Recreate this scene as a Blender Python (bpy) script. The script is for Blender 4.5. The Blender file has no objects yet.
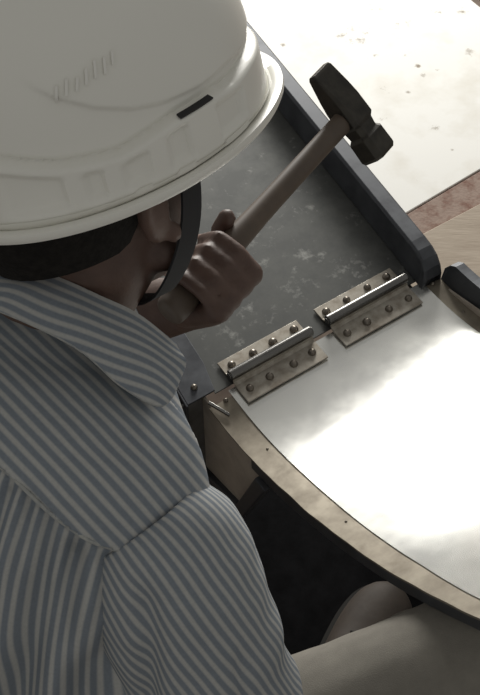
import bpy, bmesh, math, random
import numpy as np
from mathutils import Vector, Matrix, noise
random.seed(4)
SC = bpy.context.scene
COL = SC.collection

# ------------------------------------------------------------------ camera, world, light, exposure
FPX = 1100.0                                   # focal length in pixels of a 480x695 frame
PITCH = math.radians(55)
CAM = np.array([0.0, 0.0, 1.60])
cd = bpy.data.cameras.new('camera')
cd.sensor_fit = 'VERTICAL'; cd.sensor_height = 24.0; cd.lens = FPX * 24.0 / 695.0
cd.clip_start = 0.02
cam = bpy.data.objects.new('camera', cd); COL.objects.link(cam)
cam.location = CAM; cam.rotation_euler = (math.radians(90) - PITCH, 0, 0)
SC.camera = cam
SC.view_settings.view_transform = 'Standard'; SC.view_settings.look = 'None'
SC.view_settings.exposure = 0.0; SC.view_settings.gamma = 1.0
SC.view_settings.use_curve_mapping = False

w = bpy.data.worlds.new('workshop_ambient'); SC.world = w; w.use_nodes = True
bg = w.node_tree.nodes['Background']
bg.inputs[0].default_value = (1.0, 0.985, 0.94, 1); bg.inputs[1].default_value = 0.30

def area(name, loc, target, sx, sy, power, color=(1, 1, 1)):
    l = bpy.data.lights.new(name, 'AREA'); l.shape = 'RECTANGLE'; l.size = sx; l.size_y = sy
    l.energy = power; l.color = color
    o = bpy.data.objects.new(name, l); COL.objects.link(o); o.location = loc
    o.rotation_euler = (Vector(target) - Vector(loc)).to_track_quat('-Z', 'Y').to_euler()
    return o
area('doorway_daylight', (0.2, 4.6, 1.35), (0.2, 1.4, 0.35), 1.5, 1.5, 185, (1.0, 0.98, 0.93))

# ------------------------------------------------------------------ helpers
_F = np.array([0, math.cos(PITCH), -math.sin(PITCH)]); _U = np.array([0, math.sin(PITCH), math.cos(PITCH)])
def at(px, py, d):                              # a point of the photograph at a chosen distance -> world
    return CAM + d * (_F + np.array([1., 0, 0]) * (px - 240) / FPX + _U * (347.5 - py) / FPX)
def atz(px, py, z):
    r = at(px, py, 1.0) - CAM
    return CAM + r * (z - CAM[2]) / r[2]
def V(a): return np.array(a, float)
def nrm(a): a = V(a); return a / np.linalg.norm(a)
def sstep(a, b, x):
    t = min(1, max(0, (x - a) / (b - a))); return t * t * (3 - 2 * t)
def nz(p, s): return noise.noise(Vector((p[0] * s, p[1] * s, p[2] * s)))

def cr(P, n, closed=False):                     # Catmull-Rom resample, n samples
    P = [V(p) for p in P]; m = len(P); out = []
    segs = m if closed else m - 1
    for i in range(n):
        t = i * segs / (n if closed else n - 1)
        k = min(int(t), segs - 1); u = t - k
        if closed: a, b, c, d = P[(k - 1) % m], P[k % m], P[(k + 1) % m], P[(k + 2) % m]
        else: a, b, c, d = P[max(k - 1, 0)], P[k], P[k + 1], P[min(k + 2, m - 1)]
        out.append(0.5 * ((2 * b) + (-a + c) * u + (2 * a - 5 * b + 4 * c - d) * u * u + (-a + 3 * b - 3 * c + d) * u ** 3))
    return np.array(out)

def build(name, verts, faces, m, parent=None, uv=None, smooth=True, mats=None):
    me = bpy.data.meshes.new(name)
    me.from_pydata([tuple(map(float, v)) for v in verts], [], [tuple(f) for f in faces])
    me.update()
    for mm in (mats or [m]): me.materials.append(mm)
    if uv is not None:
        lay = me.uv_layers.new(name='UVMap')
        for lp in me.loops: lay.data[lp.index].uv = uv[lp.vertex_index]
    if smooth: me.shade_smooth()
    o = bpy.data.objects.new(name, me); COL.objects.link(o)
    if parent: o.parent = parent
    return o
def bmobj(name, bm, m, parent=None, smooth=False, angle=None):
    bmesh.ops.recalc_face_normals(bm, faces=bm.faces)
    me = bpy.data.meshes.new(name); bm.to_mesh(me); bm.free()
    me.materials.append(m)
    if smooth: me.shade_smooth()
    if angle: me.set_sharp_from_angle(angle=math.radians(angle))
    o = bpy.data.objects.new(name, me); COL.objects.link(o)
    if parent: o.parent = parent
    return o
def grid_faces(nu, nv, closed_u=False):         # verts index v*nu+u
    F = []
    for v in range(nv - 1):
        for u in range(nu if closed_u else nu - 1):
            a = v * nu + u; b = v * nu + (u + 1) % nu
            F.append((a, b, b + nu, a + nu))
    return F
def solidify(o, t, off=-1):
    md = o.modifiers.new('thickness', 'SOLIDIFY'); md.thickness = t; md.offset = off
    es = o.modifiers.new('crisp_rim', 'EDGE_SPLIT'); es.split_angle = math.radians(50); return o
def bevel(o, wd, seg=2):
    md = o.modifiers.new('bevel', 'BEVEL'); md.width = wd; md.segments = seg; md.limit_method = 'ANGLE'; return o
def sheet(bm, pts, axis_a, axis_b):             # closed outline extruded from offset a to b (both vectors)
    A = [bm.verts.new(Vector(V(p) + V(axis_a))) for p in pts]; B = [bm.verts.new(Vector(V(p) + V(axis_b))) for p in pts]
    bm.faces.new(A); bm.faces.new(B[::-1])
    n = len(pts)
    for i in range(n): bm.faces.new((A[i], B[i], B[(i + 1) % n], A[(i + 1) % n]))
def boxbm(bm, lo, hi):
    sheet(bm, [(lo[0], lo[1], lo[2]), (hi[0], lo[1], lo[2]), (hi[0], hi[1], lo[2]), (lo[0], hi[1], lo[2])], (0, 0, 0), (0, 0, hi[2] - lo[2]))
def lathe_data(prof, p0, axis, n=24, ref=(0.13, 0.2, 0.97)):   # prof: (radius, along)
    p0 = V(p0); ax = nrm(axis); e1 = np.cross(ax, ref)
    if np.linalg.norm(e1) < 1e-3: e1 = np.cross(ax, (1, 0, 0))
    e1 = nrm(e1); e2 = np.cross(ax, e1)
    vs, fs = [], []
    for r, a in prof:
        for i in range(n):
            t = 2 * math.pi * i / n
            vs.append(p0 + ax * a + e1 * r * math.cos(t) + e2 * r * math.sin(t))
    fs = grid_faces(n, len(prof), True)
    fs.append(tuple(range(n))[::-1]); k = (len(prof) - 1) * n; fs.append(tuple(range(k, k + n)))
    return vs, fs
def capsule(p0, p1, r0, r1, n=20):
    p0, p1 = V(p0), V(p1); L = np.linalg.norm(p1 - p0)
    prof = []
    for i in range(6): t = math.pi / 2 * (i + .15) / 6; prof.append((r0 * math.sin(t), -r0 * math.cos(t)))
    for i in range(7): t = i / 6; prof.append((r0 + (r1 - r0) * t, L * t))
    for i in range(1, 6): t = math.pi / 2 * (i / 5.8); prof.append((r1 * math.cos(t), L + r1 * math.sin(t)))
    return lathe_data(prof, p0, p1 - p0, n)
def ellips(c, ax, rad, n=24, m=14):             # ax: three unit vectors
    c = V(c); vs = []
    for j in range(m):
        t = math.pi * (j + .3) / (m - .4)
        for i in range(n):
            s = 2 * math.pi * i / n
            vs.append(c + V(ax[0]) * rad[0] * math.sin(t) * math.cos(s) + V(ax[1]) * rad[1] * math.sin(t) * math.sin(s) + V(ax[2]) * rad[2] * math.cos(t))
    fs = grid_faces(n, m, True)
    fs.append(tuple(range(n))[::-1]); fs.append(tuple(range((m - 1) * n, m * n)))
    return vs, fs
def merge(parts):
    vs, fs = [], []
    for v, f in parts:
        k = len(vs); vs += list(v); fs += [tuple(i + k for i in q) for q in f]
    return vs, fs
def fused(name, parts, m, parent, voxel, smooth_it=6, disp=None):   # one continuous surface around overlapping volumes
    vs, fs = merge(parts)
    me = bpy.data.meshes.new(name); me.from_pydata([tuple(map(float, v)) for v in vs], [], fs); me.update()
    bm = bmesh.new(); bm.from_mesh(me); bmesh.ops.recalc_face_normals(bm, faces=bm.faces); bm.to_mesh(me); bm.free()
    o = bpy.data.objects.new(name, me); COL.objects.link(o)
    r = o.modifiers.new('r', 'REMESH'); r.mode = 'VOXEL'; r.voxel_size = voxel
    s = o.modifiers.new('s', 'SMOOTH'); s.factor = .5; s.iterations = smooth_it
    dg = bpy.context.evaluated_depsgraph_get(); dg.update()
    new = bpy.data.meshes.new_from_object(o.evaluated_get(dg))
    o.modifiers.clear(); o.data = new; bpy.data.meshes.remove(me); new.name = name
    new.materials.clear(); new.materials.append(m)
    if disp:
        nn = [v.normal.copy() for v in new.vertices]
        for v, n in zip(new.vertices, nn): v.co += n * disp(v.co)
    new.shade_smooth()
    if parent: o.parent = parent
    return o
def thing(name, label, cat, loc=(0, 0, 0), rz=0, group=None):
    o = bpy.data.objects.new(name, None); COL.objects.link(o); o.empty_display_size = .05
    o.location = loc; o.rotation_euler = (0, 0, rz); return tag(o, label, cat, group)
def tag(o, label, cat, group=None):
    o['label'] = label; o['category'] = cat
    if group: o['group'] = group
    return o
def keep_world(o, parent):                       # mesh built in world coordinates under a thing standing elsewhere
    o.parent = parent
    M = Matrix.LocRotScale(parent.location, parent.rotation_euler, None)
    o.matrix_parent_inverse = M.inverted(); return o

# ------------------------------------------------------------------ materials
def mat(name, c1, c2=None, scale=20, rough=.6, metal=0, bump=0, bscale=None, lo=.35, hi=.65, rough2=None, detail=4, spec=None, stretch=(1, 1, 1)):
    m = bpy.data.materials.new(name); m.use_nodes = True
    nt = m.node_tree; b = nt.nodes['Principled BSDF']; N = nt.nodes.new; L = nt.links.new
    b.inputs['Base Color'].default_value = (*c1, 1); b.inputs['Roughness'].default_value = rough; b.inputs['Metallic'].default_value = metal
    if spec is not None: b.inputs['Specular IOR Level'].default_value = spec
    if c2 or bump or rough2 is not None:
        tc = N('ShaderNodeTexCoord'); mp = N('ShaderNodeMapping'); mp.inputs['Scale'].default_value = stretch
        L(tc.outputs['Object'], mp.inputs[0])
        n = N('ShaderNodeTexNoise'); n.inputs['Scale'].default_value = scale; n.inputs['Detail'].default_value = detail; n.inputs['Roughness'].default_value = .65
        L(mp.outputs[0], n.inputs['Vector'])
        mr = N('ShaderNodeMapRange'); mr.inputs[1].default_value = lo; mr.inputs[2].default_value = hi; L(n.outputs[0], mr.inputs[0])
        if c2:
            mx = N('ShaderNodeMix'); mx.data_type = 'RGBA'; mx.inputs[6].default_value = (*c1, 1); mx.inputs[7].default_value = (*c2, 1)
            L(mr.outputs[0], mx.inputs[0]); L(mx.outputs[2], b.inputs['Base Color'])
        if rough2 is not None:
            m2 = N('ShaderNodeMapRange'); m2.inputs[3].default_value = rough; m2.inputs[4].default_value = rough2; L(mr.outputs[0], m2.inputs[0]); L(m2.outputs[0], b.inputs['Roughness'])
        if bump:
            n2 = N('ShaderNodeTexNoise'); n2.inputs['Scale'].default_value = bscale or scale * 3; n2.inputs['Detail'].default_value = 3
            L(mp.outputs[0], n2.inputs['Vector'])
            bp = N('ShaderNodeBump'); bp.inputs['Strength'].default_value = bump; bp.inputs['Distance'].default_value = .002
            L(n2.outputs[0], bp.inputs['Height']); L(bp.outputs[0], b.inputs['Normal'])
    return m

def blotches(m, spots, color, scale=60, soft=.5, thr=.78):   # marks with places and shapes of their own, in object coordinates
    nt = m.node_tree; b = nt.nodes['Principled BSDF']; N = nt.nodes.new; L = nt.links.new
    tc = N('ShaderNodeTexCoord'); ns = N('ShaderNodeTexNoise'); ns.inputs['Scale'].default_value = scale; ns.inputs['Detail'].default_value = 5; ns.inputs['Roughness'].default_value = .7
    L(tc.outputs['Object'], ns.inputs['Vector'])
    acc = None
    for (p, r, amt) in spots:
        d = N('ShaderNodeVectorMath'); d.operation = 'DISTANCE'; d.inputs[1].default_value = p; L(tc.outputs['Object'], d.inputs[0])
        mr = N('ShaderNodeMapRange'); mr.inputs[1].default_value = r; mr.inputs[2].default_value = 0; mr.inputs[3].default_value = 0; mr.inputs[4].default_value = amt
        L(d.outputs['Value'], mr.inputs[0])
        if acc is None: acc = mr.outputs[0]
        else:
            a = N('ShaderNodeMath'); a.operation = 'MAXIMUM'; L(acc, a.inputs[0]); L(mr.outputs[0], a.inputs[1]); acc = a.outputs[0]
    s = N('ShaderNodeMath'); s.operation = 'ADD'; L(acc, s.inputs[0]); L(ns.outputs[0], s.inputs[1])
    r2 = N('ShaderNodeMapRange'); r2.inputs[1].default_value = thr; r2.inputs[2].default_value = thr + soft * .5; L(s.outputs[0], r2.inputs[0])
    mx = N('ShaderNodeMix'); mx.data_type = 'RGBA'; mx.inputs[7].default_value = (*color, 1)
    src = b.inputs['Base Color']
    if src.is_linked: L(src.links[0].from_socket, mx.inputs[6])
    else: mx.inputs[6].default_value = src.default_value
    L(r2.outputs[0], mx.inputs[0]); L(mx.outputs[2], b.inputs['Base Color'])

def stripe_mat(name, base, dark, period):
    m = bpy.data.materials.new(name); m.use_nodes = True
    nt = m.node_tree; b = nt.nodes['Principled BSDF']; N = nt.nodes.new; L = nt.links.new
    b.inputs['Roughness'].default_value = .9; b.inputs['Specular IOR Level'].default_value = .15
    uv = N('ShaderNodeUVMap'); sx = N('ShaderNodeSeparateXYZ'); L(uv.outputs[0], sx.inputs[0])
    d = N('ShaderNodeMath'); d.operation = 'MULTIPLY'; d.inputs[1].default_value = 2 * math.pi / period; L(sx.outputs[0], d.inputs[0])
    s = N('ShaderNodeMath'); s.operation = 'SINE'; L(d.outputs[0], s.inputs[0])
    mr = N('ShaderNodeMapRange'); mr.inputs[1].default_value = -.35; mr.inputs[2].default_value = .75; L(s.outputs[0], mr.inputs[0])
    mx = N('ShaderNodeMix'); mx.data_type = 'RGBA'; mx.inputs[6].default_value = (*dark, 1); mx.inputs[7].default_value = (*base, 1)
    L(mr.outputs[0], mx.inputs[0])
    tc = N('ShaderNodeTexCoord'); n = N('ShaderNodeTexNoise'); n.inputs['Scale'].default_value = 420; n.inputs['Detail'].default_value = 2; L(tc.outputs['Object'], n.inputs['Vector'])
    mr2 = N('ShaderNodeMapRange'); mr2.inputs[3].default_value = .86; mr2.inputs[4].default_value = 1.12; L(n.outputs[0], mr2.inputs[0])
    ml = N('ShaderNodeMix'); ml.data_type = 'RGBA'; ml.blend_type = 'MULTIPLY'; ml.inputs[0].default_value = 1; L(mx.outputs[2], ml.inputs[6]); L(mr2.outputs[0], ml.inputs[7])
    L(ml.outputs[2], b.inputs['Base Color'])
    bp = N('ShaderNodeBump'); bp.inputs['Strength'].default_value = .15; bp.inputs['Distance'].default_value = .001; L(n.outputs[0], bp.inputs['Height']); L(bp.outputs[0], b.inputs['Normal'])
    return m

M_floor = mat('dirty_floor', (.20, .155, .12), (.10, .07, .055), 6, .9, bump=.5)
M_board = mat('white_board_paint', (.85, .84, .80), (.64, .60, .51), 7, .6, lo=.5, hi=.9)
M_plank = mat('rusty_plank', (.30, .22, .18), (.17, .08, .055), 38, .85, bump=.5, lo=.42, hi=.68)
M_ply = mat('beige_plywood', (.42, .35, .275), (.34, .275, .21), 14, .75, bump=.2, stretch=(1, 6, 1))
M_shade_mat = mat('shade_black', (.006, .006, .0065), (.011, .011, .012), 30, .85, bump=.2, spec=.05)  # near-black colour stands in for the deep shade below the chute
M_tray = mat('dark_sheet_steel', (.088, .090, .087), (.125, .127, .12), 26, .5, metal=.55, rough2=.4, lo=.4, hi=.75)
M_flange = mat('blued_steel', (.055, .058, .066), (.085, .09, .1), 30, .42, metal=.5, rough2=.55)
M_panel = mat('bright_sheet_metal', (.80, .80, .77), (.72, .72, .68), 9, .18, metal=.82, rough2=.26, lo=.4, hi=.7)
M_strip = mat('worn_edge_steel', (.27, .24, .19), (.20, .172, .135), 30, .5, metal=.55, rough2=.65, lo=.35, hi=.7)
M_side = mat('brown_grey_steel', (.54, .48, .41), (.42, .365, .31), 22, .6, metal=.2)
M_leaf = mat('zinc_hinge', (.46, .43, .375), (.30, .265, .22), 55, .42, metal=.7, rough2=.6)
M_barrel = mat('polished_pin', (.20, .195, .185), (.16, .155, .15), 14, .27, metal=1)
M_rivet = mat('rivet_steel', (.15, .13, .11), (.28, .25, .21), 180, .38, metal=.8)
M_hat = mat('white_plastic', (.80, .79, .73), None, 8, .38, bump=0)
M_slot = mat('black_slot', (.012, .012, .012), rough=.7)
M_strap = mat('black_webbing', (.018, .018, .02), rough=.85)
M_skin = mat('brown_skin', (.115, .068, .051), (.08, .046, .035), 30, .55, bump=.15, bscale=300)
M_lip = mat('brown_lip', (.16, .07, .055), rough=.5)
M_eye = mat('eye_white', (.75, .73, .68), rough=.2)
M_iris = mat('dark_iris', (.02, .012, .008), rough=.15)
M_hair = mat('black_hair', (.010, .009, .008), (.018, .016, .014), 160, .8, bump=.5, bscale=300, spec=.15)
M_nail = mat('finger_nail', (.30, .19, .15), rough=.4)
M_shirt = stripe_mat('striped_cotton', (.415, .415, .40), (.20, .225, .255), .0084)
M_thread = mat('seam_thread', (.40, .40, .37), (.28, .29, .29), 200, .9)
M_button = mat('shirt_button', (.6, .6, .57), rough=.4)
M_trouser = mat('grey_trouser', (.215, .20, .17), (.19, .175, .15), 60, .85, bump=.25, bscale=900)
M_belt = mat('dark_belt', (.02, .018, .016), rough=.5)
M_boot = mat('brown_leather', (.062, .047, .036), (.042, .032, .025), 18, .7, bump=.3)
M_sole = mat('dark_sole', (.03, .028, .025), rough=.8)
M_wood = mat('hammer_handle_wood', (.115, .085, .062), (.075, .056, .042), 14, .55, stretch=(1, 1, .15))
M_iron = mat('dark_iron', (.035, .032, .028), (.06, .055, .045), 40, .5, metal=.6, rough2=.35)

# ------------------------------------------------------------------ setting: floor and the sheets lying on it
bm = bmesh.new(); boxbm(bm, (-3.5, -1.5, -.05), (3.5, 5.5, 0)); fl = bmobj('floor', bm, M_floor); fl['kind'] = 'structure'

def slab(name, corners, z0, z1, m, label, cat, bev=.0015):
    C = sum(V(c) for c in corners) / len(corners)
    bm = bmesh.new(); sheet(bm, [(c[0] - C[0], c[1] - C[1], 0) for c in corners], (0, 0, 0), (0, 0, z1 - z0))
    o = bmobj(name, bm, m); o.location = (C[0], C[1], z0); bevel(o, bev); return tag(o, label, cat)
# white board: near edge seen at lower right, far edge just enters the top right corner
bz = .008
p0 = atz(404, 214, bz)[:2]; p1 = atz(480, 169, bz)[:2]; q1 = atz(470, -1, bz)[:2]
e = (p1 - p0) / np.linalg.norm(p1 - p0); nn = np.array([-e[1], e[0]])
wd = float((q1 - p0) @ nn)
a0 = p0 - e * .62; a1 = p0 + e * .38
fe = nn * wd
q_dir = atz(480, 7, bz)[:2] - q1; q_dir /= np.linalg.norm(q_dir)
r_far = q1 + q_dir * .17; l_far = q1 - q_dir * .75
board = slab('white_board', [a0, a1, r_far, l_far], 0.0, bz, M_board, 'large white painted board with brown stains lying on the floor behind the hammer', 'board')
bc = V(board.location)
spots = []
for (px, py, r, a) in [(352, 28, .035, .2), (342, 36, .03, .22), (360, 40, .022, .28), (366, 33, .02, .3), (350, 40, .03, .22), (418, 66, .012, .5), (424, 75, .012, .35), (372, 8, .05, .13), (400, 20, .05, .12), (440, 12, .05, .13),
                       (283, 45, .010, .5), (470, 52, .02, .3), (375, 55, .015, .3), (405, 55, .02, .22), (408, 92, .012, .28), (438, 70, .012, .22), (462, 12, .03, .25), (380, 118, .02, .18), (436, 128, .02, .2), (452, 150, .008, .3), (385, 90, .02, .18)]:
    p = atz(px, py, bz) - bc; spots.append((tuple(p), r, a))
blotches(M_board, [(p, r, a + .09) for p, r, a in spots], (.22, .17, .11), 70, .55, .70)
# rust-stained plank along the board, then the beige sheet
g0 = p0 - e * .35 - nn * .004; g1 = p0 + e * .8 - nn * .004
b0 = atz(425, 235, .01)[:2]; b1 = atz(480, 206, .01)[:2]; eb = (b1 - b0) / np.linalg.norm(b1 - b0)
h0 = b0 - eb * .4; h1 = b0 + eb * .8
slab('rusty_plank', [h0 + nn * .004, h1 + nn * .004, g1, g0], 0, .008, M_plank, 'narrow brown rust-stained plank on the floor along the near edge of the white board', 'plank')
nb = np.array([-eb[1], eb[0]])
ply = slab('plywood_sheet', [b0 - eb * .12 - nb * .5, h1 - nb * .5, h1, b0 - eb * .12], 0, .018, M_ply, 'beige plywood sheet lying on the floor right of the chute', 'sheet')

# ------------------------------------------------------------------ the sheet-metal chute being riveted
HZ = .41                                          # height of the hinge line
PA = atz(205, 402, HZ); PB = atz(437, 272, HZ); Hd = nrm(PB - PA)
RZ = math.atan2(Hd[1], Hd[0])
ch = thing('sheet_metal_chute', 'sheet metal chute, dark flanged tray hinged to a bright curved panel, being hammered', 'chute', (PA[0], PA[1], 0), RZ)
# local axes: x along the hinges, y towards the tray, z up from the floor
SK = .10                                          # the tray widens away from the hinges
def sk(x, y): return x + SK * y
T1 = .72
bm = bmesh.new()
sheet(bm, [(.018, .004, 0), (.349, .004, 0), (sk(.349, T1), T1, 0), (sk(.018, T1) * .9, T1, 0)], (0, 0, HZ - .002), (0, 0, HZ))
tray = bmobj('tray_floor', bm, M_tray, ch)
blotches(M_tray, [((.20, .085, HZ), .035, .17), ((.13, .10, HZ), .03, .14), ((.25, .12, HZ), .03, .16), ((.28, .07, HZ), .035, .15), ((.19, .17, HZ), .04, .13), ((.09, .07, HZ), .03, .15), ((.30, .2, HZ), .04, .12)], (.36, .36, .34), 55, .6, .60)
# right flange: inner wall, return lip, outer wall; rounded front end
prof = [(.346, .001), (.351, .043), (.354, .047), (.376, .045), (.380, .041), (.386, -.055), (.384, -.055), (.378, .039), (.355, .043), (.349, .001)]
stations = [(-.012, .30), (-.006, .62), (.004, .86), (.018, .97), (.035, 1.0), (T1, 1.0)]
vs = []
for y, k in stations:
    for (x, z) in prof: vs.append((sk(x, max(y, 0)) - (1 - k) * .002, y, HZ + (z * k if z > 0 else z)))
n = len(prof); fs = grid_faces(n, len(stations), True) + [tuple(range(n))[::-1], tuple(range((len(stations) - 1) * n, len(stations) * n))]
o = build('tray_flange', vs, fs, M_flange, ch, smooth=False); bevel(o, .0012)
o['label'] = 'tall dark blue folded right flange of the tray'
# end cap closing the folded flange at the hinge
bm = bmesh.new(); sheet(bm, [(.346, -.0115, HZ - .03), (.383, -.0115, HZ - .03), (.380, -.004, HZ + .026), (.374, .010, HZ + .038), (.353, .010, HZ + .038), (.349, -.004, HZ + .026)], (0, 0, 0), (0, .003, 0))
o = bmobj('flange_end_cap', bm, M_flange, ch); bevel(o, .001)
# left flange: flat dark strip with a rivet, turned down outside
bm = bmesh.new()
sheet(bm, [(-.022, .006, HZ + .001), (.019, .006, HZ + .001), (.030, .05, HZ + .001), (sk(.03, T1) * .9, T1, HZ + .001), (sk(-.022, T1), T1, HZ + .001)], (0, 0, 0), (0, 0, .003))
sheet(bm, [(-.022, .004, HZ + .0035), (-.022, .004, HZ - .075), (sk(-.022, T1), T1, HZ - .075), (sk(-.022, T1), T1, HZ + .0035)], (0, 0, 0), (-.003, 0, 0))
o = bmobj('tray_flange', bm, M_flange, ch); bevel(o, .0008); o['label'] = 'dark left flange of the tray turned downwards'

def rivet_mesh():
    prof = [(.0001, .0046), (.0022, .0042), (.0038, .0028), (.0046, .0012), (.0048, 0), (.0048, -.002)]
    vs, fs = lathe_data(prof[::-1], (0, 0, 0), (0, 0, 1), 12)
    me = bpy.data.meshes.new('rivet'); me.from_pydata([tuple(v) for v in vs], [], fs); me.materials.append(M_rivet); me.shade_smooth(); return me
RM = rivet_mesh()
def rivet(parent, x, y, z, s=1.0):
    o = bpy.data.objects.new('rivet', RM); COL.objects.link(o); o.parent = parent; o.location = (x, y, z); o.scale = (s, s, s)
    o.rotation_euler = (random.uniform(-.12, .12), random.uniform(-.12, .12), random.uniform(0, 6)); return o
rivet(ch, -.001, .024, HZ + .0042, 1.0)

# panel profile: height as the distance from the hinge line grows (concave, rising towards the worker)
PY = [0, .03, .06, .09, .125, .16, .21, .25, .29, .33, .37, .41, .45, .50]
PZ = [0, 0, .0015, .0065, .0155, .028, .051, .073, .0985, .127, .158, .197, .238, .295]
def strip_in(y): return float(np.interp(y, [0, .16, .22, .29, .37, .43, .5], [.0345, .0325, .031, .028, .0255, .020, .017]))
def pz(y): return float(np.interp(y, PY, PZ))
ys = np.linspace(0.002, .5, 60)
pzs = np.array([pz(y) for y in ys]); pzs = np.convolve(np.pad(pzs, 4, mode='edge'), np.ones(9) / 9, 'valid'); pzs[-5:] = [pz(y) for y in ys[-5:]]
def ribbon(name, x0, x1, dz, th, m, nx=2, ylim=(0, .5), lab=None, wob=0):
    sel = [i for i in range(len(ys)) if ylim[0] <= ys[i] <= ylim[1]]
    vs = []
    for i in sel:
        for k in range(nx):
            xa = x0(ys[i]) if callable(x0) else x0; xb = x1(ys[i]) if callable(x1) else x1
            x = xa + (xb - xa) * k / (nx - 1)
            wx = wob * noise.noise(Vector((ys[i] * 30, k * 5, 1))) if k in (0, nx - 1) else 0
            wz = .0012 * noise.noise(Vector((x * 9, ys[i] * 9, 2))) if nx > 4 else 0
            vs.append((x + wx, -ys[i], HZ + pzs[i] + dz + wz))
    o = build(name, vs, [f[::-1] for f in grid_faces(nx, len(sel))], m, ch)
    solidify(o, th, -1)
    if lab: o['label'] = lab
    return o
ribbon('chute_panel', strip_in, .354, 0.0, .0015, M_panel, 24, lab='bright bare curved sheet metal panel')
ribbon('edge_strip', .0, lambda y: strip_in(y) + .0015, -.0016, .003, M_strip, 6, (.004, .5), 'worn brownish steel strip along the left edge of the panel', .0012)
ribbon('edge_strip', .3535, .380, -.0016, .003, M_strip, 4, (.004, .5), 'worn steel strip along the right edge of the panel')
# turned-down skirt below the left strip
vs = []
for i in range(len(ys)):
    if ys[i] < .1: continue
    d = .030
    vs += [(.002, -ys[i], HZ + pzs[i] - .0045), (.003, -ys[i], HZ + pzs[i] - d)]
o = build('turned_down_skirt', vs, grid_faces(2, len(vs) // 2), M_flange, ch); solidify(o, .002, 0)
# upright dark flange right of the panel with a chamfered start
pts_t, pts_b = [], []
for i in range(len(ys)):
    if ys[i] < .006: continue
    h = .036 * min(1, .25 + (ys[i] - .006) / .022)
    vs_y = -ys[i]
    pts_t.append((.386, vs_y, HZ + pzs[i] + h)); pts_b.append((.379, vs_y, HZ + pzs[i] - .03))
vs = [p for ab in zip(pts_b, pts_t) for p in ab]
vs2 = []
for (b_, t_) in zip(pts_b, pts_t): vs2 += [b_, t_, (t_[0] + .014, t_[1], t_[2] - .002)]
o = build('side_flange', vs2, grid_faces(3, len(pts_t)), M_flange, ch, smooth=False); solidify(o, .0022, 0); bevel(o, .0006); o['label'] = 'upright dark blue flange along the right edge of the panel'
rivet(ch, .365, -.012, HZ - .001, .8); rivet(ch, .366, -.075, HZ + .002, .6)
for (x, y, q) in ((.024, -.012, .7), (.024, -.105, .35), (.02, -.262, .35)): rivet(ch, x, y, HZ + pz(-y) - .0012, q)
# bright sheared corner at the left end of the strip, plain joint plates between the hinges
bm = bmesh.new(); sheet(bm, [(.0005, -.006, HZ + .001), (.0045, -.004, HZ + .001), (.016, -.034, HZ + .0016), (.0125, -.037, HZ + .0016)], (0, 0, 0), (0, 0, .003)); o = bmobj('sheared_corner', bm, M_barrel, ch); bevel(o, .0006)
# left side wall of the body below the hinge, its lower rim, right side wall
bm = bmesh.new(); sheet(bm, [(.004, .03, HZ - .006), (.004, -.115, HZ - .006), (.004, -.118, HZ - .018), (.004, -.075, HZ - .16), (.004, .03, HZ - .20)], (0, 0, 0), (.003, 0, 0)); o = bmobj('side_wall', bm, M_side, ch); o['label'] = 'brownish grey left side wall under the panel'
bm = bmesh.new(); sheet(bm, [(-.004, -.118, HZ - .018), (-.004, -.140, HZ - .018), (-.004, -.090, HZ - .178), (-.004, .03, HZ - .215), (-.004, .03, HZ - .198), (-.004, -.075, HZ - .16)], (0, 0, 0), (.014, 0, 0)); o = bmobj('lower_rim', bm, M_flange, ch); bevel(o, .002)
bm = bmesh.new(); sheet(bm, [(.376, .0, HZ - .01), (.376, -.30, HZ + .075), (.376, -.28, .0045), (.376, .0, .0045)], (0, 0, 0), (.003, 0, 0)); bmobj('side_wall', bm, M_side, ch)
def angle_leg(x, y, top, sx, sy, foot=0):
    bm = bmesh.new(); t = .004; wv = .034
    boxbm(bm, (min(x, x + sx * wv), min(y, y + sy * t), foot), (max(x, x + sx * wv), max(y, y + sy * t), top))
    boxbm(bm, (min(x, x + sx * t), min(y + sy * t, y + sy * wv), foot), (max(x, x + sx * t), max(y + sy * t, y + sy * wv), top))
    o = bmobj('leg', bm, M_leg, ch); bevel(o, .0008); return o
M_leg = mat('grey_angle_iron', (.21, .21, .205), (.16, .155, .15), 30, .5, metal=.5)
angle_leg(-.030, .012, HZ - .004, 1, 1); angle_leg(.372, .012, HZ - .056, -1, 1); angle_leg(.045, T1 - .02, HZ - .003, 1, -1); angle_leg(.425, T1 - .02, HZ - .003, -1, -1, .008)

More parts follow.
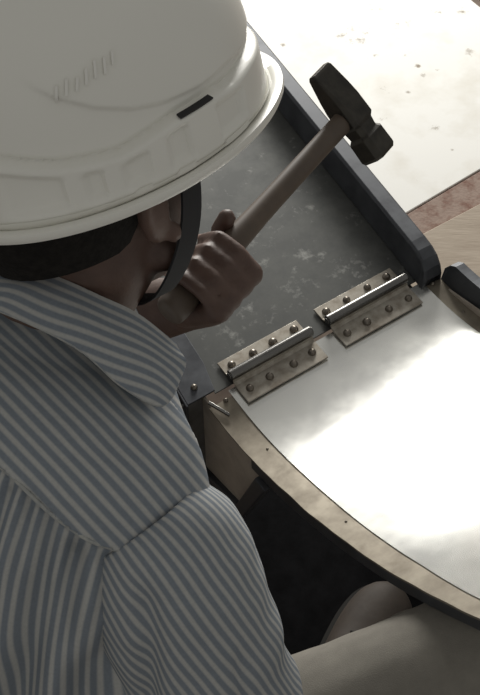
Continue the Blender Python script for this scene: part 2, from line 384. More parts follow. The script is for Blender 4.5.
def hinge(x0, x1, dy=0.0, tilt=0.0):
    yb = .0075 + dy; zb = HZ + .0150
    root = thing('hinge', '', '', (0, 0, 0)); bpy.data.objects.remove(root)
    # barrel: knuckles with fine gaps around a pin
    L = x1 - x0
    prof = [(.002, -.0022), (.0046, -.0016), (.0046, 0), (.0066, 0), (.0074, .0008), (.0074, L - .0008), (.0066, L), (.0046, L), (.0046, L + .0016), (.002, L + .0022)]
    vs, fs = lathe_data(prof, (x0, yb, zb), (1, 0, 0), 32)
    hb = build('hinge', vs, fs, M_barrel, ch, smooth=False); hb.data.shade_smooth(); hb.data.set_sharp_from_angle(angle=math.radians(40))
    # leaves: flat with a curl up to the barrel
    def leaf(sgn, y_out):
        t = .0026; z0 = HZ + .0018 + (.0012 if sgn < 0 else .0)
        path = [(y_out, z0), (yb + sgn * .012, z0), (yb + sgn * .0075, z0 + .002), (yb + sgn * .0050, zb - .004)]
        bm = bmesh.new(); lay = []
        for (y, z) in path: lay.append([bm.verts.new((x, y, z + dzz)) for x in (x0 + .001, x1 - .001) for dzz in (0, t)])
        for a, b in zip(lay, lay[1:]):
            for i, j in ((0, 1), (1, 3), (3, 2), (2, 0)): bm.faces.new((a[i], a[j], b[j], b[i]))
        for q in (lay[0], lay[-1]): bm.faces.new((q[0], q[1], q[3], q[2]))
        o = bmobj('leaf', bm, M_leaf, hb); bevel(o, .0006)
        ymid = (y_out + yb + sgn * .008) / 2
        for i in range(4):
            rivet(hb, x0 + L * (.11 + .26 * i) + random.uniform(-.002, .002), ymid + random.uniform(-.0015, .0015), z0 + t, random.uniform(1.12, 1.32))
    leaf(1, .039 + dy); leaf(-1, -.034 + dy)
    return hb
hinge(.043, .171); hinge(.199, .331, .001)

# added black mat: its colour paints the deep shade under the chute's near side
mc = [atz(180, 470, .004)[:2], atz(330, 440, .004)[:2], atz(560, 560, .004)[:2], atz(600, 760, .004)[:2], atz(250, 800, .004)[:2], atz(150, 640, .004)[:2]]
slab('shade_mat', mc, 0, .004, M_shade_mat, 'added black mat whose colour paints the deep shade on the floor under the chute', 'mat', .001)

# ------------------------------------------------------------------ hard hat
def frame(Az, ti, ro):
    fw = V((math.cos(Az), math.sin(Az), 0)); rt = V((math.sin(Az), -math.cos(Az), 0)); up = V((0, 0, 1.))
    fw, up = fw * math.cos(ti) - up * math.sin(ti), up * math.cos(ti) + fw * math.sin(ti)
    rt, up = rt * math.cos(ro) - up * math.sin(ro), up * math.cos(ro) + rt * math.sin(ro)
    return fw, rt, up
HAT_AZ, HAT_TI, HAT_RO = 1.0, .185, -.36
hc = at(111, 136, .86); hfw, hrt, hup = frame(HAT_AZ, HAT_TI, HAT_RO)
hat = bpy.data.objects.new('hard_hat', None); COL.objects.link(hat)
tag(hat, 'white plastic hard hat with a black chin strap worn by the crouching worker', 'hard hat')
Mh = Matrix((( *hrt,), ( *hfw,), ( *hup,))).transposed().to_4x4(); Mh.translation = Vector(hc); hat.matrix_world = Mh
AF, AB, BS = .168, .157, .122
def brim_r(ph):                                   # ph: 0 = front, +90deg = wearer's right; radius of the rim
    c, s = math.cos(ph), math.sin(ph); a = AF if c > 0 else AB
    return 1 / math.sqrt((c / a) ** 2 + (s / BS) ** 2)
def dome_r(ph):
    c, s = math.cos(ph), math.sin(ph); a = .137 if c > 0 else .142
    return 1 / math.sqrt((c / a) ** 2 + (s / .1115) ** 2)
def wrap(d): return (d + math.pi) % (2 * math.pi) - math.pi
def ledge_z(ph): return float(np.interp(abs(wrap(ph)), [0, 1.1, 1.4, 1.65, 1.95, 2.1, 2.35, 2.65, 2.9, 3.15], [.036, .036, .034, .0365, .0365, .034, .0295, .034, .043, .046]))
def hat_r(ph, z):                                 # radius of the shell at height z above the ledge base
    R = dome_r(ph); H = .152
    t = min(max(z, 0) / H, 1)
    r = R * (1 - t ** 3.1) ** (1 / 2.7)
    lz = ledge_z(ph)
    low = 1 - sstep(lz - .002, lz + .004, z)      # lower band stands proud of the dome
    r += .0065 * low
    r -= .0028 * math.exp(-((z - lz - .0035) / .0022) ** 2)    # groove above the band
    # recessed panels of the lower band
    for pc, hw in ((2.80, .16), (-2.80, .16), (2.27, .085), (-2.27, .085), (1.98, .09), (-1.98, .09), (1.5, .16), (-1.5, .16), (2.5, .06), (-2.5, .06)):
        d = abs(wrap(ph - pc)); k = (1 - sstep(hw - .03, hw, d)) * sstep(.004, .010, z) * (1 - sstep(lz - .009, lz - .004, z))
        r -= .0042 * k
    # raised crown panel whose lower border sweeps up towards front and back
    a = abs(wrap(ph)); zc = float(np.interp(a, [0, .6, 1.1, 1.4, 1.7, 2.0, 2.2, 2.4, 2.6, 2.8], [.07, .055, .047, .048, .047, .050, .055, .065, .080, .10]))
    r += .0030 * sstep(zc - .0015, zc + .0022, z) * (1 - sstep(2.55, 2.8, a)) * (1 - sstep(.11, .13, z))
    return r
NP = 288
prof_rows = []
rows = []
zs = list(np.linspace(.001, .085, 64)) + list(np.linspace(.087, .135, 26)) + [.152 * (1 - (1 - q) ** 2) for q in np.linspace(.68, 1.0, 16)]
zs = sorted(set([z for z in zs if z < .1519])) 
vs = []
def ring(fn):
    for i in range(NP):
        ph = 2 * math.pi * i / NP; x, y, z = fn(ph); vs.append((x, y, z))
def P(ph, r, z): return (r * math.sin(ph), r * math.cos(ph), z)
def brim_z(ph, k):                                # the rim dips a little at the front and rises at the sides
    return 0.0 + .004 * math.cos(2 * ph) * k
nrow = 0
lip = [(-.004, -.0015, 0), (0.0, -.004, 1), (.0018, -.001, 1), (.0012, .003, 1), (-.003, .0042, 1), (-.009, .0022, 1)]
for (dr, dz, _) in lip:
    ring(lambda ph: P(ph, brim_r(ph) + dr, dz + .0)); nrow += 1
for k in (.25, .5, .75, .92):
    ring(lambda ph: P(ph, (brim_r(ph) - .009) * (1 - k) + (hat_r(ph, .006) + .002) * k, .0022 + .004 * k ** 2 + .003 * k)); nrow += 1
for z in zs:
    zz = .006 + z
    ring(lambda ph: P(ph, hat_r(ph, z), zz)); nrow += 1
vs.append((0, 0, .006 + .152))
fs = grid_faces(NP, nrow, True); top = len(vs) - 1; k = (nrow - 1) * NP
for i in range(NP): fs.append((k + i, k + (i + 1) % NP, top))
fs = [f[::-1] for f in fs]
shell = build('shell', vs, fs, M_hat, hat); solidify(shell, .0022, -1)
bm = bmesh.new(); bm.from_mesh(shell.data); bmesh.ops.recalc_face_normals(bm, faces=bm.faces); bm.to_mesh(shell.data); bm.free(); shell.data.shade_smooth()
def on_hat(ph, z, off=0.0): return P(ph, hat_r(ph, z) + off, .006 + z)
# dark accessory slot over the right ear (and its twin on the left)
def patch(name, ph0, ph1, z0f, z1f, off, m, n=14, th=.0012):
    v = []
    for j in range(3):
        for i in range(n):
            ph = ph0 + (ph1 - ph0) * i / (n - 1); z = z0f(ph) + (z1f(ph) - z0f(ph)) * j / 2
            r = .0 ; p = on_hat(ph, z, off); v.append(p)
    o = build(name, v, grid_faces(n, 3), m, hat); solidify(o, th, 0); return o
for s in (1, -1):
    patch('accessory_slot', s * 1.66, s * 1.94, lambda p: .0368, lambda p: .0387, .0026, M_slot)
# worn raised lettering on the back right of the crown, no longer readable
M_mark = mat('raised_mark', (.80, .79, .74), rough=.35)
ph0, z0 = 2.02, .098
for i in range(7):
    t = i / 6
    pc = 2.59 - .34 * t; zc = .081 + .010 * t + .001 * math.sin(i * 2.1)
    hh = .0065 if i in (0, 4) else .0048
    v = []
    for j in range(2):
        for q in range(5):
            a = q / 4; v.append(on_hat(pc - .034 * (1 - j * .45) - .020 * (a - .5), zc + hh * (a - .5) * 2 * (1 if i % 2 else .8), .0012))
    o = build('raised_letter', v, grid_faces(5, 2), M_mark, hat); solidify(o, .0012, 0)
# inside cradle band
v = []
for j in range(2):
    for i in range(64):
        ph = 2 * math.pi * i / 64; v.append(P(ph, dome_r(ph) - .012 , .004 + j * .03))
o = build('headband', v, grid_faces(64, 2, True), M_strap, hat); solidify(o, .0015, 0)

# ------------------------------------------------------------------ the worker
N0 = at(50, 322, .93)
BAZ = math.radians(50)
bf = V((math.cos(BAZ), math.sin(BAZ), 0)); br = V((math.sin(BAZ), -math.cos(BAZ), 0))
pelvis = V((-.262, .300, .335))
bu = nrm(N0 - pelvis); br = nrm(br - bu * float(br @ bu)); bfb = np.cross(bu, br)
SR = at(160, 548, .885); SL = N0 - br * .165 - bf * .03 - V((0, 0, .05))
ER = at(252, 785, 1.05); WR = at(345, 905, 1.16)
LE = at(50, 330, 1.28)
hipR = pelvis + br * .085 + bf * .03 - V((0, .02, .02)); hipL = pelvis - br * .085 + bf * .03
kneeR = at(505, 657, 1.08); kneeL = V((-.30, .76, .47))
toeR = at(394, 589, 1.64)
ankR = V((toeR[0] - .105, toeR[1] - .165, .09)); ankL = V((-.36, .50, .09))
worker = bpy.data.objects.new('person', None); COL.objects.link(worker)
worker.location = (float(pelvis[0]), float(pelvis[1]), 0)
tag(worker, 'person in a blue and white striped shirt and grey trousers crouching with a raised hammer', 'person')
WORLD_CHILD = Matrix.Translation((-float(pelvis[0]), -float(pelvis[1]), 0))
def wchild(o, parent=worker):
    o.parent = parent
    if parent is worker: o.matrix_parent_inverse = WORLD_CHILD
    return o

hcen = hc - hup * .028 - hfw * .028 - hrt * .019                             # middle of the skull, eye level
A3 = (hrt, hfw, hup)
def hp(x, y, z): return hcen + hrt * x + hfw * y + hup * z
B = []
# head
B.append(ellips(hp(0, -.012, .030), A3, (.076, .098, .090)))
B.append(ellips(hp(0, .020, -.022), A3, (.066, .074, .078)))
B.append(ellips(hp(0, .040, -.066), A3, (.050, .052, .046)))
B.append(ellips(hp(0, .062, -.093), A3, (.022, .020, .018)))                     # chin
for s in (-1, 1):
    B.append(ellips(hp(s * .040, .050, -.022), A3, (.026, .028, .022)))          # cheekbone
    B.append(ellips(hp(s * .030, .083, .018), A3, (.030, .012, .009)))           # brow
    B.append(capsule(hp(s * .056, .012, -.062), hp(s * .022, .054, -.092), .017, .016))   # jaw
    # ear: rim and lobe
    pe = [hp(s * (.079 + .008 * math.sin(a * 1.0)), -.004 - .017 * math.cos(a), -.008 + .030 * math.sin(a)) for a in np.linspace(-1.9, 2.4, 9)]
    for a, b in zip(pe, pe[1:]): B.append(capsule(a, b, .0055, .0055, 10))
    B.append(ellips(hp(s * .077, -.004, -.010), A3, (.006, .013, .024)))
    B.append(ellips(hp(s * .078, .006, -.038), A3, (.006, .009, .010)))
B.append(capsule(hp(0, .092, .006), hp(0, .112, -.034), .0095, .0145))           # nose
for s in (-1, 1): B.append(ellips(hp(s * .013, .101, -.038), A3, (.010, .012, .009)))
B.append(capsule(hp(-.018, .089, -.062), hp(.018, .089, -.062), .0065, .0065)); B.append(capsule(hp(-.015, .087, -.072), hp(.015, .087, -.072), .0065, .0065))
# neck, trunk
B.append(capsule(hp(0, -.012, -.055), N0 + bu * .01, .056, .060)); B.append(capsule(N0 + bu * .01, N0 - bu * .07 - bfb * .012, .056, .068))
B.append(capsule(N0 - bu * .045 - br * .03 - bfb * .014, SR - bu * .012 - bfb * .010, .042, .042)); B.append(capsule(N0 - bu * .045 + br * .03 - bfb * .014, SL - bu * .012 - bfb * .012, .042, .042))
for a, b, r0, r1 in ((.12, .24, .076, .092), (.24, .44, .092, .098), (.44, .58, .098, .11)):
    for s in (-1, 1): B.append(capsule(N0 - bu * a + br * s * .075 - bfb * .022, N0 - bu * b + br * s * .07 - bfb * .004, r0, r1))
# right arm (in its sleeve), left forearm bare
B.append(capsule(SR, ER, .043, .040)); B.append(capsule(ER, WR, .040, .027))
grip = at(204, 274, 1.10)                          # centre of the fist, on the hammer handle
head_p = at(350, 114, 1.235)
ha = nrm(head_p - grip)                             # along the handle towards the hammer head
k0 = nrm(grip - LE); hk = nrm(k0 - ha * float(k0 @ ha)); hpn = np.cross(hk, ha)     # knuckle direction, palm normal
RH = .0135                                          # handle radius
palm = grip - hpn * (RH + .014)
wl = palm - hk * .062 - hpn * .004
B.append(capsule(SL - bu * .012 - bfb * .006, LE, .044, .043)); fm = LE + (wl - LE) * .35
B.append(capsule(LE, fm, .043, .047)); B.append(capsule(fm, wl, .047, .029))
B.append(capsule(wl, palm - hk * .02, .029, .031))
for q in (-.028, -.010, .010, .028):
    B.append(capsule(palm - hk * .042 + ha * q * .75, palm + hk * .026 + ha * q, .0165, .0135, 14))
def finger(pts, r0, r1):
    for i in range(len(pts) - 1):
        a = r0 + (r1 - r0) * i / (len(pts) - 1); b = r0 + (r1 - r0) * (i + 1) / (len(pts) - 1); B.append(capsule(pts[i], pts[i + 1], a, b, 12))
nails = []
RF = RH + .0088
for q, L, r in ((.031, .98, .0092), (.0105, 1.06, .0096), (-.0105, 1.0, .0092), (-.031, .84, .0080)):
    c = grip + ha * q
    angs = [-.95, .10, 1.15, 2.2 * L]              # wraps round the handle, knuckle to tip
    pts = [palm + hk * .028 + ha * q]
    for a in angs[1:]:
        pts.append(c + hk * math.cos(a - .15) * (RF + .004) + hpn * math.sin(a - .15) * (RF + .001))
    finger(pts, r, r * .84)
    d = nrm(pts[-1] - c); nails.append((pts[-1] + d * (r * .62), d, nrm(pts[-1] - pts[-2])))
# thumb leaves the side of the palm, closes over the fingers' front
tb = [palm - hk * .030 + ha * .030 + hpn * .004, palm - hk * .020 + ha * .052 + hpn * .018, grip - hk * (RF * .75) + ha * .058 + hpn * RF * .55, grip + hk * .004 + ha * .060 + hpn * (RF + .002)]
finger(tb, .0140, .0098)
# right hand, hanging relaxed beside the thigh
rk = nrm(WR - ER); rs = nrm(np.cross(rk, (0.3, 0.2, 1))); rn = np.cross(rk, rs)
B.append(capsule(WR, WR + rk * .03, .027, .028))
for q in (-.028, -.010, .010, .028):
    B.append(capsule(WR + rk * .02 + rs * q * .7, WR + rk * .088 + rs * q, .0155, .0125, 12))
for q, L in ((.031, .078), (.0105, .088), (-.0105, .082), (-.031, .064)):
    s0 = WR + rk * .092 + rs * q; d1 = nrm(rk + rn * .18); d2 = nrm(rk + rn * .6); d3 = nrm(rk + rn * 1.0)
    p1_ = s0 + d1 * L * .48; p2_ = p1_ + d2 * L * .3; finger([s0, p1_, p2_, p2_ + d3 * L * .22], .0088, .0072)
finger([WR + rk * .025 + rs * .024, WR + rk * .052 + rs * .048 + rn * .010, WR + rk * .082 + rs * .056 + rn * .02, WR + rk * .104 + rs * .054 + rn * .026], .0130, .0088)
# legs inside the trousers
B.append(capsule(pelvis + br * .05, pelvis - br * .05, .11, .11))
for hip, kn, an in ((hipR, kneeR, ankR), (hipL, kneeL, ankL)):
    B.append(capsule(hip, kn, .072, .050)); B.append(capsule(kn, kn + (an - kn) * .35, .050, .050)); B.append(capsule(kn + (an - kn) * .35, an, .050, .032))
body = wchild(fused('body', B, M_skin, None, .0042, 4))
for s in (-1, 1):
    v, f = ellips(hp(s * .032, .083, .002), A3, (.0125, .0125, .0105)); e_ = wchild(build('eye', v, f, M_eye))
    v, f = ellips(hp(s * .032, .0945, .000), A3, (.0055, .0022, .0055)); i_ = build('iris', v, f, M_iris); i_.parent = e_
v, f = merge([capsule(hp(-.015, .0935, -.064), hp(.015, .0935, -.064), .004, .004, 10), capsule(hp(-.013, .092, -.071), hp(.013, .092, -.071), .0042, .0042, 10)]); wchild(build('lips', v, f, M_lip))
for (p, d, t) in nails:
    s_ = np.cross(d, t); v, f = ellips(p, (s_, t, d), (.0045, .0060, .0016), 12, 8); wchild(build('finger_nail', v, f, M_nail))
# short black hair below the hat
v, f = [], []
NH = 48
for j in range(15):
    for i in range(NH):
        a = 2 * math.pi * i / NH
        zl = -.030 + .07 * max(0, math.cos(a)) + .030 * sstep(-.35, .05, math.cos(a))  # hairline: low at the nape, above ears, high at the front
        t = j / 14; z = zl + (.062 - zl) * t
        kz = math.sqrt(max(0.02, 1 - ((z - .030) / .095) ** 2)) if z > .03 else 1 - .9 * ((.03 - z) / .16) ** 2
        v.append(hp(.0785 * kz * math.sin(a), -.010 + .0995 * kz * math.cos(a), z))
hair = wchild(build('hair', v, grid_faces(NH, 15, True), M_hair)); solidify(hair, .004, 1)

# chin strap of the hard hat: webbing from the right of the shell, under the chin, to the left
half = [(.085, .036, .045), (.084, .034, .004), (.0825, .024, -.034), (.074, .010, -.066), (.050, .002, -.098), (.017, .002, -.110)]
strap = [hp(*q) for q in half] + [hp(-q[0], q[1], q[2]) for q in half[::-1]]
C_ = cr(strap, 60); v = []
for i, p in enumerate(C_):
    t = nrm(C_[min(i + 1, 59)] - C_[max(i - 1, 0)]); out = p - hp(0, .02, -.03); out = nrm(out - t * float(out @ t)); s_ = np.cross(t, out)
    v += [p - s_ * .013, p + s_ * .013]
st = build('chin_strap', v, grid_faces(2, 60), M_strap); solidify(st, .002, 0)
st.parent = hat; st.matrix_parent_inverse = Mh.inverted()

# ---- shirt
def off_noise(p, amp, s): return amp * (nz(p, s) + .5 * nz(p, s * 2.3))
rings = [(-.026, .064, .062, .054, .004), (-.010, .086, .070, .070, .0), (-.005, .106, .076, .080, -.004), (.000, .130, .070, .092, -.010), (.012, .158, .068, .104, -.018), (.036, .184, .076, .116, -.024), (.08, .197, .100, .126, -.024), (.14, .202, .124, .134, -.018),
         (.25, .196, .132, .136, -.008), (.36, .186, .138, .128, .0), (.48, .190, .142, .128, .004), (.62, .196, .146, .134, .006)]
NU, NV = 360, 220
def torso_pts(offset):
    P_ = np.array([[s, a, b, c, d] for s, a, b, c, d in rings])
    R_ = cr(P_, NV)
    out = []
    for (s, rx, rf, rb, dy) in R_:
        for i in range(NU):
            a = 2 * math.pi * i / NU; c_, s_ = math.cos(a), math.sin(a)     # a=0 right side, 90deg front
            ex = 1 - .18 * sstep(.05, .2, s)
            x = math.copysign(abs(c_) ** ex, c_) * rx; y = math.copysign(abs(s_) ** ex, s_) * (rf if s_ > 0 else rb) + dy
            drop = .022 * (abs(x) / .18) ** 1.6 * (1 - sstep(.05, .22, s))      # shoulders slope down from the neck
            out.append((x, y, -s - drop))
    return np.array(out)
TP = torso_pts(0)
def tw(q): return N0 + br * q[0] + bfb * q[1] + bu * q[2]
SEAM = 0                                      # height (along the spine) of the yoke seam on the back
def seam_h(x): return float(np.interp(abs(x), [0, .05, .078, .106, .127, .154, .19], [-.036, -.037, -.042, -.055, -.069, -.085, -.1]))
def cloth(q):
    p = tw(q); d = off_noise(p, .0025, 14)
    sh = seam_h(q[0])
    if q[1] < 0:
        if q[2] < sh:                               # gathers below the yoke
            f = sh - q[2]
            d += .0048 * math.sin(q[0] * 2 * math.pi / .019 + 2 * nz(p, 20)) * math.exp(-f / .055) * sstep(0, .010, f)
            d += .0110 * math.sin(q[0] * 2 * math.pi / .050 + .6 + f * 9 + 1.5 * nz(p, 7)) * sstep(0, .07, f)
            d -= .012 * math.exp(-((q[0] - .150 - .10 * (f - .05)) / .010) ** 2) * sstep(0, .02, f) * (1 - sstep(.12, .2, f))
        else: d += .0035
    return d
vs = []
nrmls = np.zeros_like(TP)
G = TP.reshape(NV, NU, 3)
du = np.roll(G, -1, 1) - np.roll(G, 1, 1); dv = np.gradient(G, axis=0); nl = np.cross(du, dv); nl /= (np.linalg.norm(nl, axis=2, keepdims=True) + 1e-9)
if nl[NV // 2, 0, 0] < 0: nl = -nl
G2 = G + nl * np.array([cloth(q) for q in TP]).reshape(NV, NU, 1)
W = np.array([tw(q) for q in G2.reshape(-1, 3)])
shirt = None
faces = grid_faces(NU, NV, True)
def is_yoke(f):
    q = TP[list(f)].mean(0)
    return q[2] > seam_h(q[0]) if q[1] < .0 else q[2] > -.075 + .02 * (q[1] / .1) and q[1] < .055
def sub(name, fsel, uvf, parent, m=M_shirt):
    idx = sorted(set(i for f in fsel for i in f)); mp = {j: k for k, j in enumerate(idx)}
    o = build(name, W[idx], [tuple(mp[i] for i in f)[::-1] for f in fsel], m, None, uv=[uvf(TP[j], j) for j in idx])
    return o
yk = [f for f in faces if is_yoke(f)]; bk = [f for f in faces if not is_yoke(f)]
# arc length round each ring for the vertical stripes
arc = np.concatenate([np.zeros((NV, 1)), np.cumsum(np.linalg.norm(np.diff(G, axis=1), axis=2), 1)], 1)
shirt = wchild(sub('shirt', bk, lambda q, j: (float(q[0]) * 1.12, 0), None)); solidify(shirt, .0012, -1)
shirt['label'] = 'body of the striped shirt with gathers below the yoke'
e_y = V((-.18, -.80, -.6))
yoke = sub('yoke', yk, lambda q, j: (float(q @ e_y), 0), None); solidify(yoke, .0022, -.2); yoke.parent = shirt; yoke.matrix_parent_inverse = Matrix.Identity(4)
yoke['label'] = 'shoulder yoke with stripes running across the back'
# piped seam along the lower edge of the yoke
row = []
for i in range(NU):
    a = 2 * math.pi * i / NU
    if math.sin(a) < -.05:
        col = [v_ * NU + i for v_ in range(NV)]
        j = min(col, key=lambda c: abs(TP[c][2] - seam_h(TP[c][0]))); row.append(tw(G2.reshape(-1, 3)[j] + nl.reshape(-1, 3)[j] * .001))
row = cr(row[::6], 150)
parts = [capsule(a, b, .0016, .0016, 8) for a, b in zip(row[::2], row[2::2])]
v, f = merge(parts); o = build('yoke_seam', v, f, M_thread); o.parent = shirt; o.matrix_parent_inverse = Matrix.Identity(4)

def sleeve(name, axis_pts, radii, start, na=120, nl_=150, lab=None, name_crease=False):
    C = cr(axis_pts, nl_); Rr = np.interp(np.linspace(0, 1, nl_), np.linspace(0, 1, len(radii)), radii)
    k = np.ones(15) / 15; Rr = np.convolve(np.pad(Rr, 7, mode='edge'), k, 'valid')
    v, uv = [], []; ref = nrm(start); s = 0
    for i in range(nl_):
        t = nrm(C[min(i + 1, nl_ - 1)] - C[max(i - 1, 0)]); e1 = nrm(ref - t * float(ref @ t)); e2 = np.cross(t, e1)
        if i: s += np.linalg.norm(C[i] - C[i - 1])
        for j in range(na + 1):
            a = 2 * math.pi * j / na; d = e1 * math.cos(a) + e2 * math.sin(a); p = C[i] + d * Rr[i]
            wr = off_noise(p, .003, 16) + .004 * math.sin(s * 70 + 3 * math.cos(a) + 4 * nz(p, 9)) * sstep(.06, .2, s) * (.5 + .5 * nz(p, 7))
            if name_crease:
                for aa in (a, a - 2 * math.pi): wr -= .010 * math.exp(-((aa - (-2.20 + 5.0 * (s - .035))) / .17) ** 2) * sstep(.015, .04, s) * (1 - sstep(.12, .18, s)) + .006 * math.exp(-((aa - (-2.9 + 3 * (s - .11))) / .10) ** 2) * sstep(.09, .12, s) * (1 - sstep(.17, .21, s))
            v.append(p + d * wr); uv.append((a * .072 + s * .25, s))
    o = build(name, v, [f_[::-1] for f_ in grid_faces(na + 1, nl_)], M_shirt, None, uv=uv)
    solidify(o, .0013, -1); o.parent = shirt; o.matrix_parent_inverse = Matrix.Identity(4)
    if lab: o['label'] = lab
    return C
dR = nrm(ER - SR)
sl_axis = [SR - br * .022 + bu * .008 - dR * .010, SR - br * .004 + bu * .003 + dR * .014, SR + dR * .08, SR + dR * .18, ER, ER + nrm(WR - ER) * .09, ER + nrm(WR - ER) * .20]
sleeve('sleeve', sl_axis, [.056, .071, .073, .072, .068, .062, .048], -br, lab='right sleeve with stripes running down the arm', name_crease=True)
dL = nrm(LE - SL)
sleeve('sleeve', [SL + br * .045 + bu * .012, SL + dL * .02, SL + dL * .09, SL + dL * .17, SL + dL * .235], [.058, .072, .073, .070, .066], br, lab='left sleeve ending above the elbow')
# armhole seam of the right sleeve
# collar: stand, fold and spread leaf ending in a point at the right front
fold = [at(176, 346, .862), at(140, 318, .852), at(100, 298, .846), at(50, 276, .845), at(0, 263, .852), at(-48, 262, .875), at(-82, 270, .92), at(-78, 262, .98), at(-40, 248, 1.02), at(15, 244, 1.045), at(70, 262, 1.05), at(115, 300, 1.03)]
edge = [at(182, 372, .858), at(163, 405, .848), at(122, 386, .838), at(76, 347, .834), at(0, 311, .838), at(-66, 308, .868), at(-120, 312, .93), at(-110, 300, 1.01), at(-60, 285, 1.06), at(10, 280, 1.09), at(80, 300, 1.10), at(130, 345, 1.07)]
def mirrored(p):                                   # the same point on the wearer's other side
    d = V(p) - N0; return N0 + d - br * (2 * float(d @ br))
def mid(p):
    d = V(p) - N0; return N0 + d - br * float(d @ br)
fold = fold[:4] + [mid(fold[4])] + [mirrored(p) for p in fold[3::-1]]
edge = edge[:4] + [edge[4], mid(edge[5]) + bu * .018, mirrored(edge[4])] + [mirrored(p) for p in edge[3::-1]]
base = [N0 + (V(p) - N0) * .80 - bu * .035 for p in fold]
nC = 120
cf, ce, cb = cr(fold, nC), cr(edge, nC), cr(base, nC)
v, uv = [], []; nr = 17
cent = at(60, 300, .95)
for i in range(nC):
    out = nrm(cf[i] - cent)
    pts = [cb[i], cb[i] * .45 + cf[i] * .55 - out * .0, cf[i] - out * .002, cf[i] + out * .004 - bu * .004, cf[i] * .5 + ce[i] * .5 + out * .007, ce[i]]
    q = cr(pts, nr); s = 0
    for j in range(nr):
        if j: s += np.linalg.norm(q[j] - q[j - 1])
        v.append(q[j] + out * off_noise(q[j], .0008, 25)); uv.append((s, 0))
o = build('collar', v, grid_faces(nr, nC), M_shirt, None, uv=uv); solidify(o, .0028, 0); o.parent = shirt; o.matrix_parent_inverse = Matrix.Identity(4)
o['label'] = 'folded collar with stripes running along it'
parts = [capsule(a, b, .0013, .0013, 8) for a, b in zip(ce[:-1:2], ce[2::2])]
v, f = merge(parts); o = build('collar_seam', v, f, M_thread); o.parent = shirt; o.matrix_parent_inverse = Matrix.Identity(4)
# buttons down the front
for i in range(5):
    s = .09 + .085 * i; b_ = np.interp(s, [r_[0] for r_ in rings], [r_[2] for r_ in rings])
    c_ = tw((0, b_ + .001, -s)); v, f = lathe_data([(.0005, .002), (.004, .002), (.0052, .0012), (.0052, -.002)][::-1], c_, bfb, 14); o = build('button', v, f, M_button); o.parent = shirt; o.matrix_parent_inverse = Matrix.Identity(4)

# ---- trousers and boots
T = [capsule(pelvis + br * .06 + bu * .03, pelvis - br * .06 + bu * .03, .128, .128)]
for hip, kn, an in ((hipR, kneeR, ankR), (hipL, kneeL, ankL)):
    T.append(capsule(hip, hip + (kn - hip) * .5, .086, .084)); T.append(capsule(hip + (kn - hip) * .5, kn, .084, .076))
    T.append(capsule(kn, kn + (an - kn) * .4, .072, .070)); T.append(capsule(kn + (an - kn) * .4, an + (kn - an) * .04, .070, .056))
dth = nrm(kneeR - hipR)
def tdisp(co):
    p = V(co); d = .003 * nz(p, 11) + .0015 * nz(p, 27)
    s = float((p - hipR) @ dth); L = np.linalg.norm(kneeR - hipR)
    if 0 < s < L: d += .0060 * math.sin((s - .5 * p[2]) * 110) * (1 - sstep(.16, .30, s))
    return d
tr = wchild(fused('trousers', T, M_trouser, None, .0055, 8, tdisp))
pc = N0 - bu * .56
v = []
for j in range(2):
    for i in range(64):
        a = 2 * math.pi * i / 64; v.append(pc + br * .175 * math.cos(a) + bfb * .14 * math.sin(a) - bu * j * .035)
o = build('belt', v, grid_faces(64, 2, True), M_belt); solidify(o, .003, 0); o.parent = tr; o.matrix_parent_inverse = Matrix.Identity(4)

def boot(ank, direction, toe_up=0.0):
    d = nrm((direction[0], direction[1], 0)); s_ = V((d[1], -d[0], 0)); up = V((0, 0, 1)); base_ = V((ank[0], ank[1], 0)) - d * .075
    st_ = [(0.0, .020, .055), (.012, .034, .075), (.05, .040, .095), (.09, .042, .098), (.13, .046, .082), (.17, .050, .068), (.21, .051, .062), (.245, .046, .056), (.268, .034, .047), (.282, .014, .034)]
    Rg = cr([V(q) for q in st_], 40); v = []; nn_ = 24
    for (L, hw, h) in Rg:
        for i in range(nn_):
            a = 2 * math.pi * i / nn_; c_, q = math.cos(a), math.sin(a)
            z = .022 + (h - .0) * max(0, q) ** .75 * .8 if q > 0 else .022 + q * .006
            v.append(base_ + d * L + s_ * hw * c_ + up * z)
    f = grid_faces(nn_, 40, True) + [tuple(range(nn_))[::-1], tuple(range(39 * nn_, 40 * nn_))]
    bo = wchild(build('boot', v, f, M_boot))
    v, f = lathe_data([(.046, 0), (.046, .03), (.045, .05), (.044, .065), (.040, .065), (.040, .05)], V((ank[0], ank[1], .075)), (0, 0, 1), 28); o = build('ankle_cuff', v, f, M_boot); o.parent = bo; o.matrix_parent_inverse = Matrix.Identity(4)
    ol = [(L, hw * 1.06 + .003) for (L, hw, h) in Rg]
    pts = [base_ + d * (L - .002) + s_ * hw for L, hw in ol] + [base_ + d * (L - .002) - s_ * hw for L, hw in ol[::-1]]
    bm = bmesh.new(); sheet(bm, [(p[0], p[1], .005) for p in pts], (0, 0, 0), (0, 0, .020)); o = bmobj('sole', bm, M_sole); o.parent = bo; o.matrix_parent_inverse = Matrix.Identity(4)
    for i in range(4):
        L = .11 + .02 * i; h = np.interp(L, [q[0] for q in st_], [q[2] for q in st_]) * .8 + .024
        v, f = capsule(base_ + d * L - s_ * .018 + up * (h - .003), base_ + d * (L + .008) + s_ * .018 + up * (h - .003), .0026, .0026, 8); o = build('lace', v, f, M_sole); o.parent = bo; o.matrix_parent_inverse = Matrix.Identity(4)
    return bo
boot(ankR, (toeR - ankR)[:2]); boot(ankL, (.35, .9))

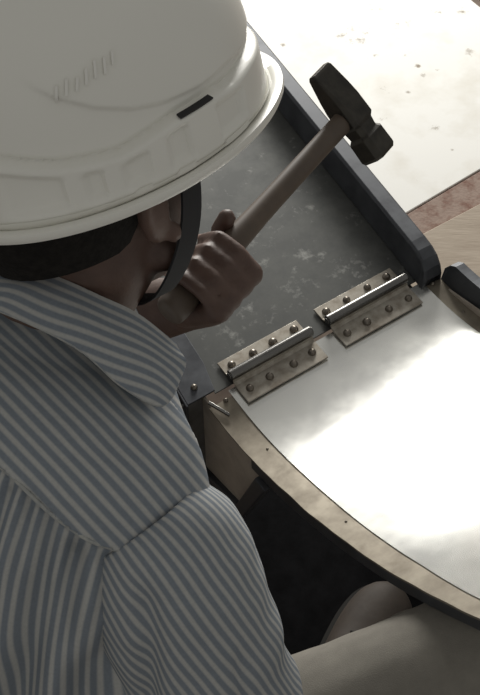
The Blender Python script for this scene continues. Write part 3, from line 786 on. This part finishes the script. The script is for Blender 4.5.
# ------------------------------------------------------------------ hammer
hm = bpy.data.objects.new('hammer', None); COL.objects.link(hm)
hm.location = [float(x) for x in grip]
tag(hm, 'hammer with a wooden handle and dark iron head raised in the worker\'s hand', 'hammer')
HI = Matrix.Translation([-float(x) for x in grip])
strike = V((.61, -.42, -.67)); strike = nrm(strike - ha * float(strike @ ha)); hx = np.cross(ha, strike)
L0 = -.058; L1 = float(np.linalg.norm(head_p - grip)) + .016
rows_ = [(L0 - .004, .006, .004), (L0, .0155, .0125), (L0 + .02, .0168, .0135), (L0 + .07, .0142, .0118), (L0 + .11, .0142, .0120), (L0 + .17, .0125, .0102), (L1 - .06, .0122, .0098), (L1 - .02, .0130, .0095), (L1, .0125, .0088)]
Rg = cr([V(q) for q in rows_], 60); v = []; n = 20
for (L, a_, b_) in Rg:
    for i in range(n):
        t = 2 * math.pi * i / n; v.append(grip + ha * L + strike * a_ * math.cos(t) + hx * b_ * math.sin(t))
f = grid_faces(n, 60, True) + [tuple(range(n))[::-1], tuple(range(59 * n, 60 * n))]
o = build('handle', v, f, M_wood); o.parent = hm; o.matrix_parent_inverse = HI
# head: square-section body with chamfered corners, round face below, tapering peen above
def octa(c, hw, hh, ch_):                            # chamfered rectangle: hw along the handle, hh across
    return [c + ha * x * 1.0 + hx * y for x, y in ((hw - ch_, hh), (hw, hh - ch_), (hw, -hh + ch_), (hw - ch_, -hh), (-hw + ch_, -hh), (-hw, -hh + ch_), (-hw, hh - ch_), (-hw + ch_, hh))]
sec = [(-.056, .0150, .0045, .001), (-.053, .0165, .006, .001), (-.028, .0180, .0125, .003), (-.014, .0185, .0155, .004), (.010, .0190, .0160, .004), (.014, .0165, .0140, .005), (.024, .0150, .0135, .005), (.028, .0185, .0170, .006), (.050, .0190, .0175, .006), (.054, .0170, .0155, .006)]
v = []
for (s, a_, b_, c2) in sec: v += octa(head_p + strike * s * 1.08, a_, b_, c2)
f = grid_faces(8, len(sec), True) + [tuple(range(8))[::-1], tuple(range((len(sec) - 1) * 8, len(sec) * 8))]
o = build('hammer_head', v, f, M_iron, smooth=False); o.parent = hm; o.matrix_parent_inverse = HI; bevel(o, .0012)
bm = bmesh.new()
pc = head_p + ha * .0172
sheet(bm, [pc + strike * x + hx * y for x, y in ((-.008, -.0018), (.008, -.0018), (.008, .0018), (-.008, .0018))], (0, 0, 0), ha * .003)
o = bmobj('wedge', bm, M_barrel); o.parent = hm; o.matrix_parent_inverse = HI

# consistent outward normals on everything built from raw grids
for ob in bpy.data.objects:
    if ob.type == 'MESH' and not ob.modifiers and ob.data.users == 1 and len(ob.data.polygons) < 60000:
        bm = bmesh.new(); bm.from_mesh(ob.data); bmesh.ops.recalc_face_normals(bm, faces=bm.faces); bm.to_mesh(ob.data); bm.free()
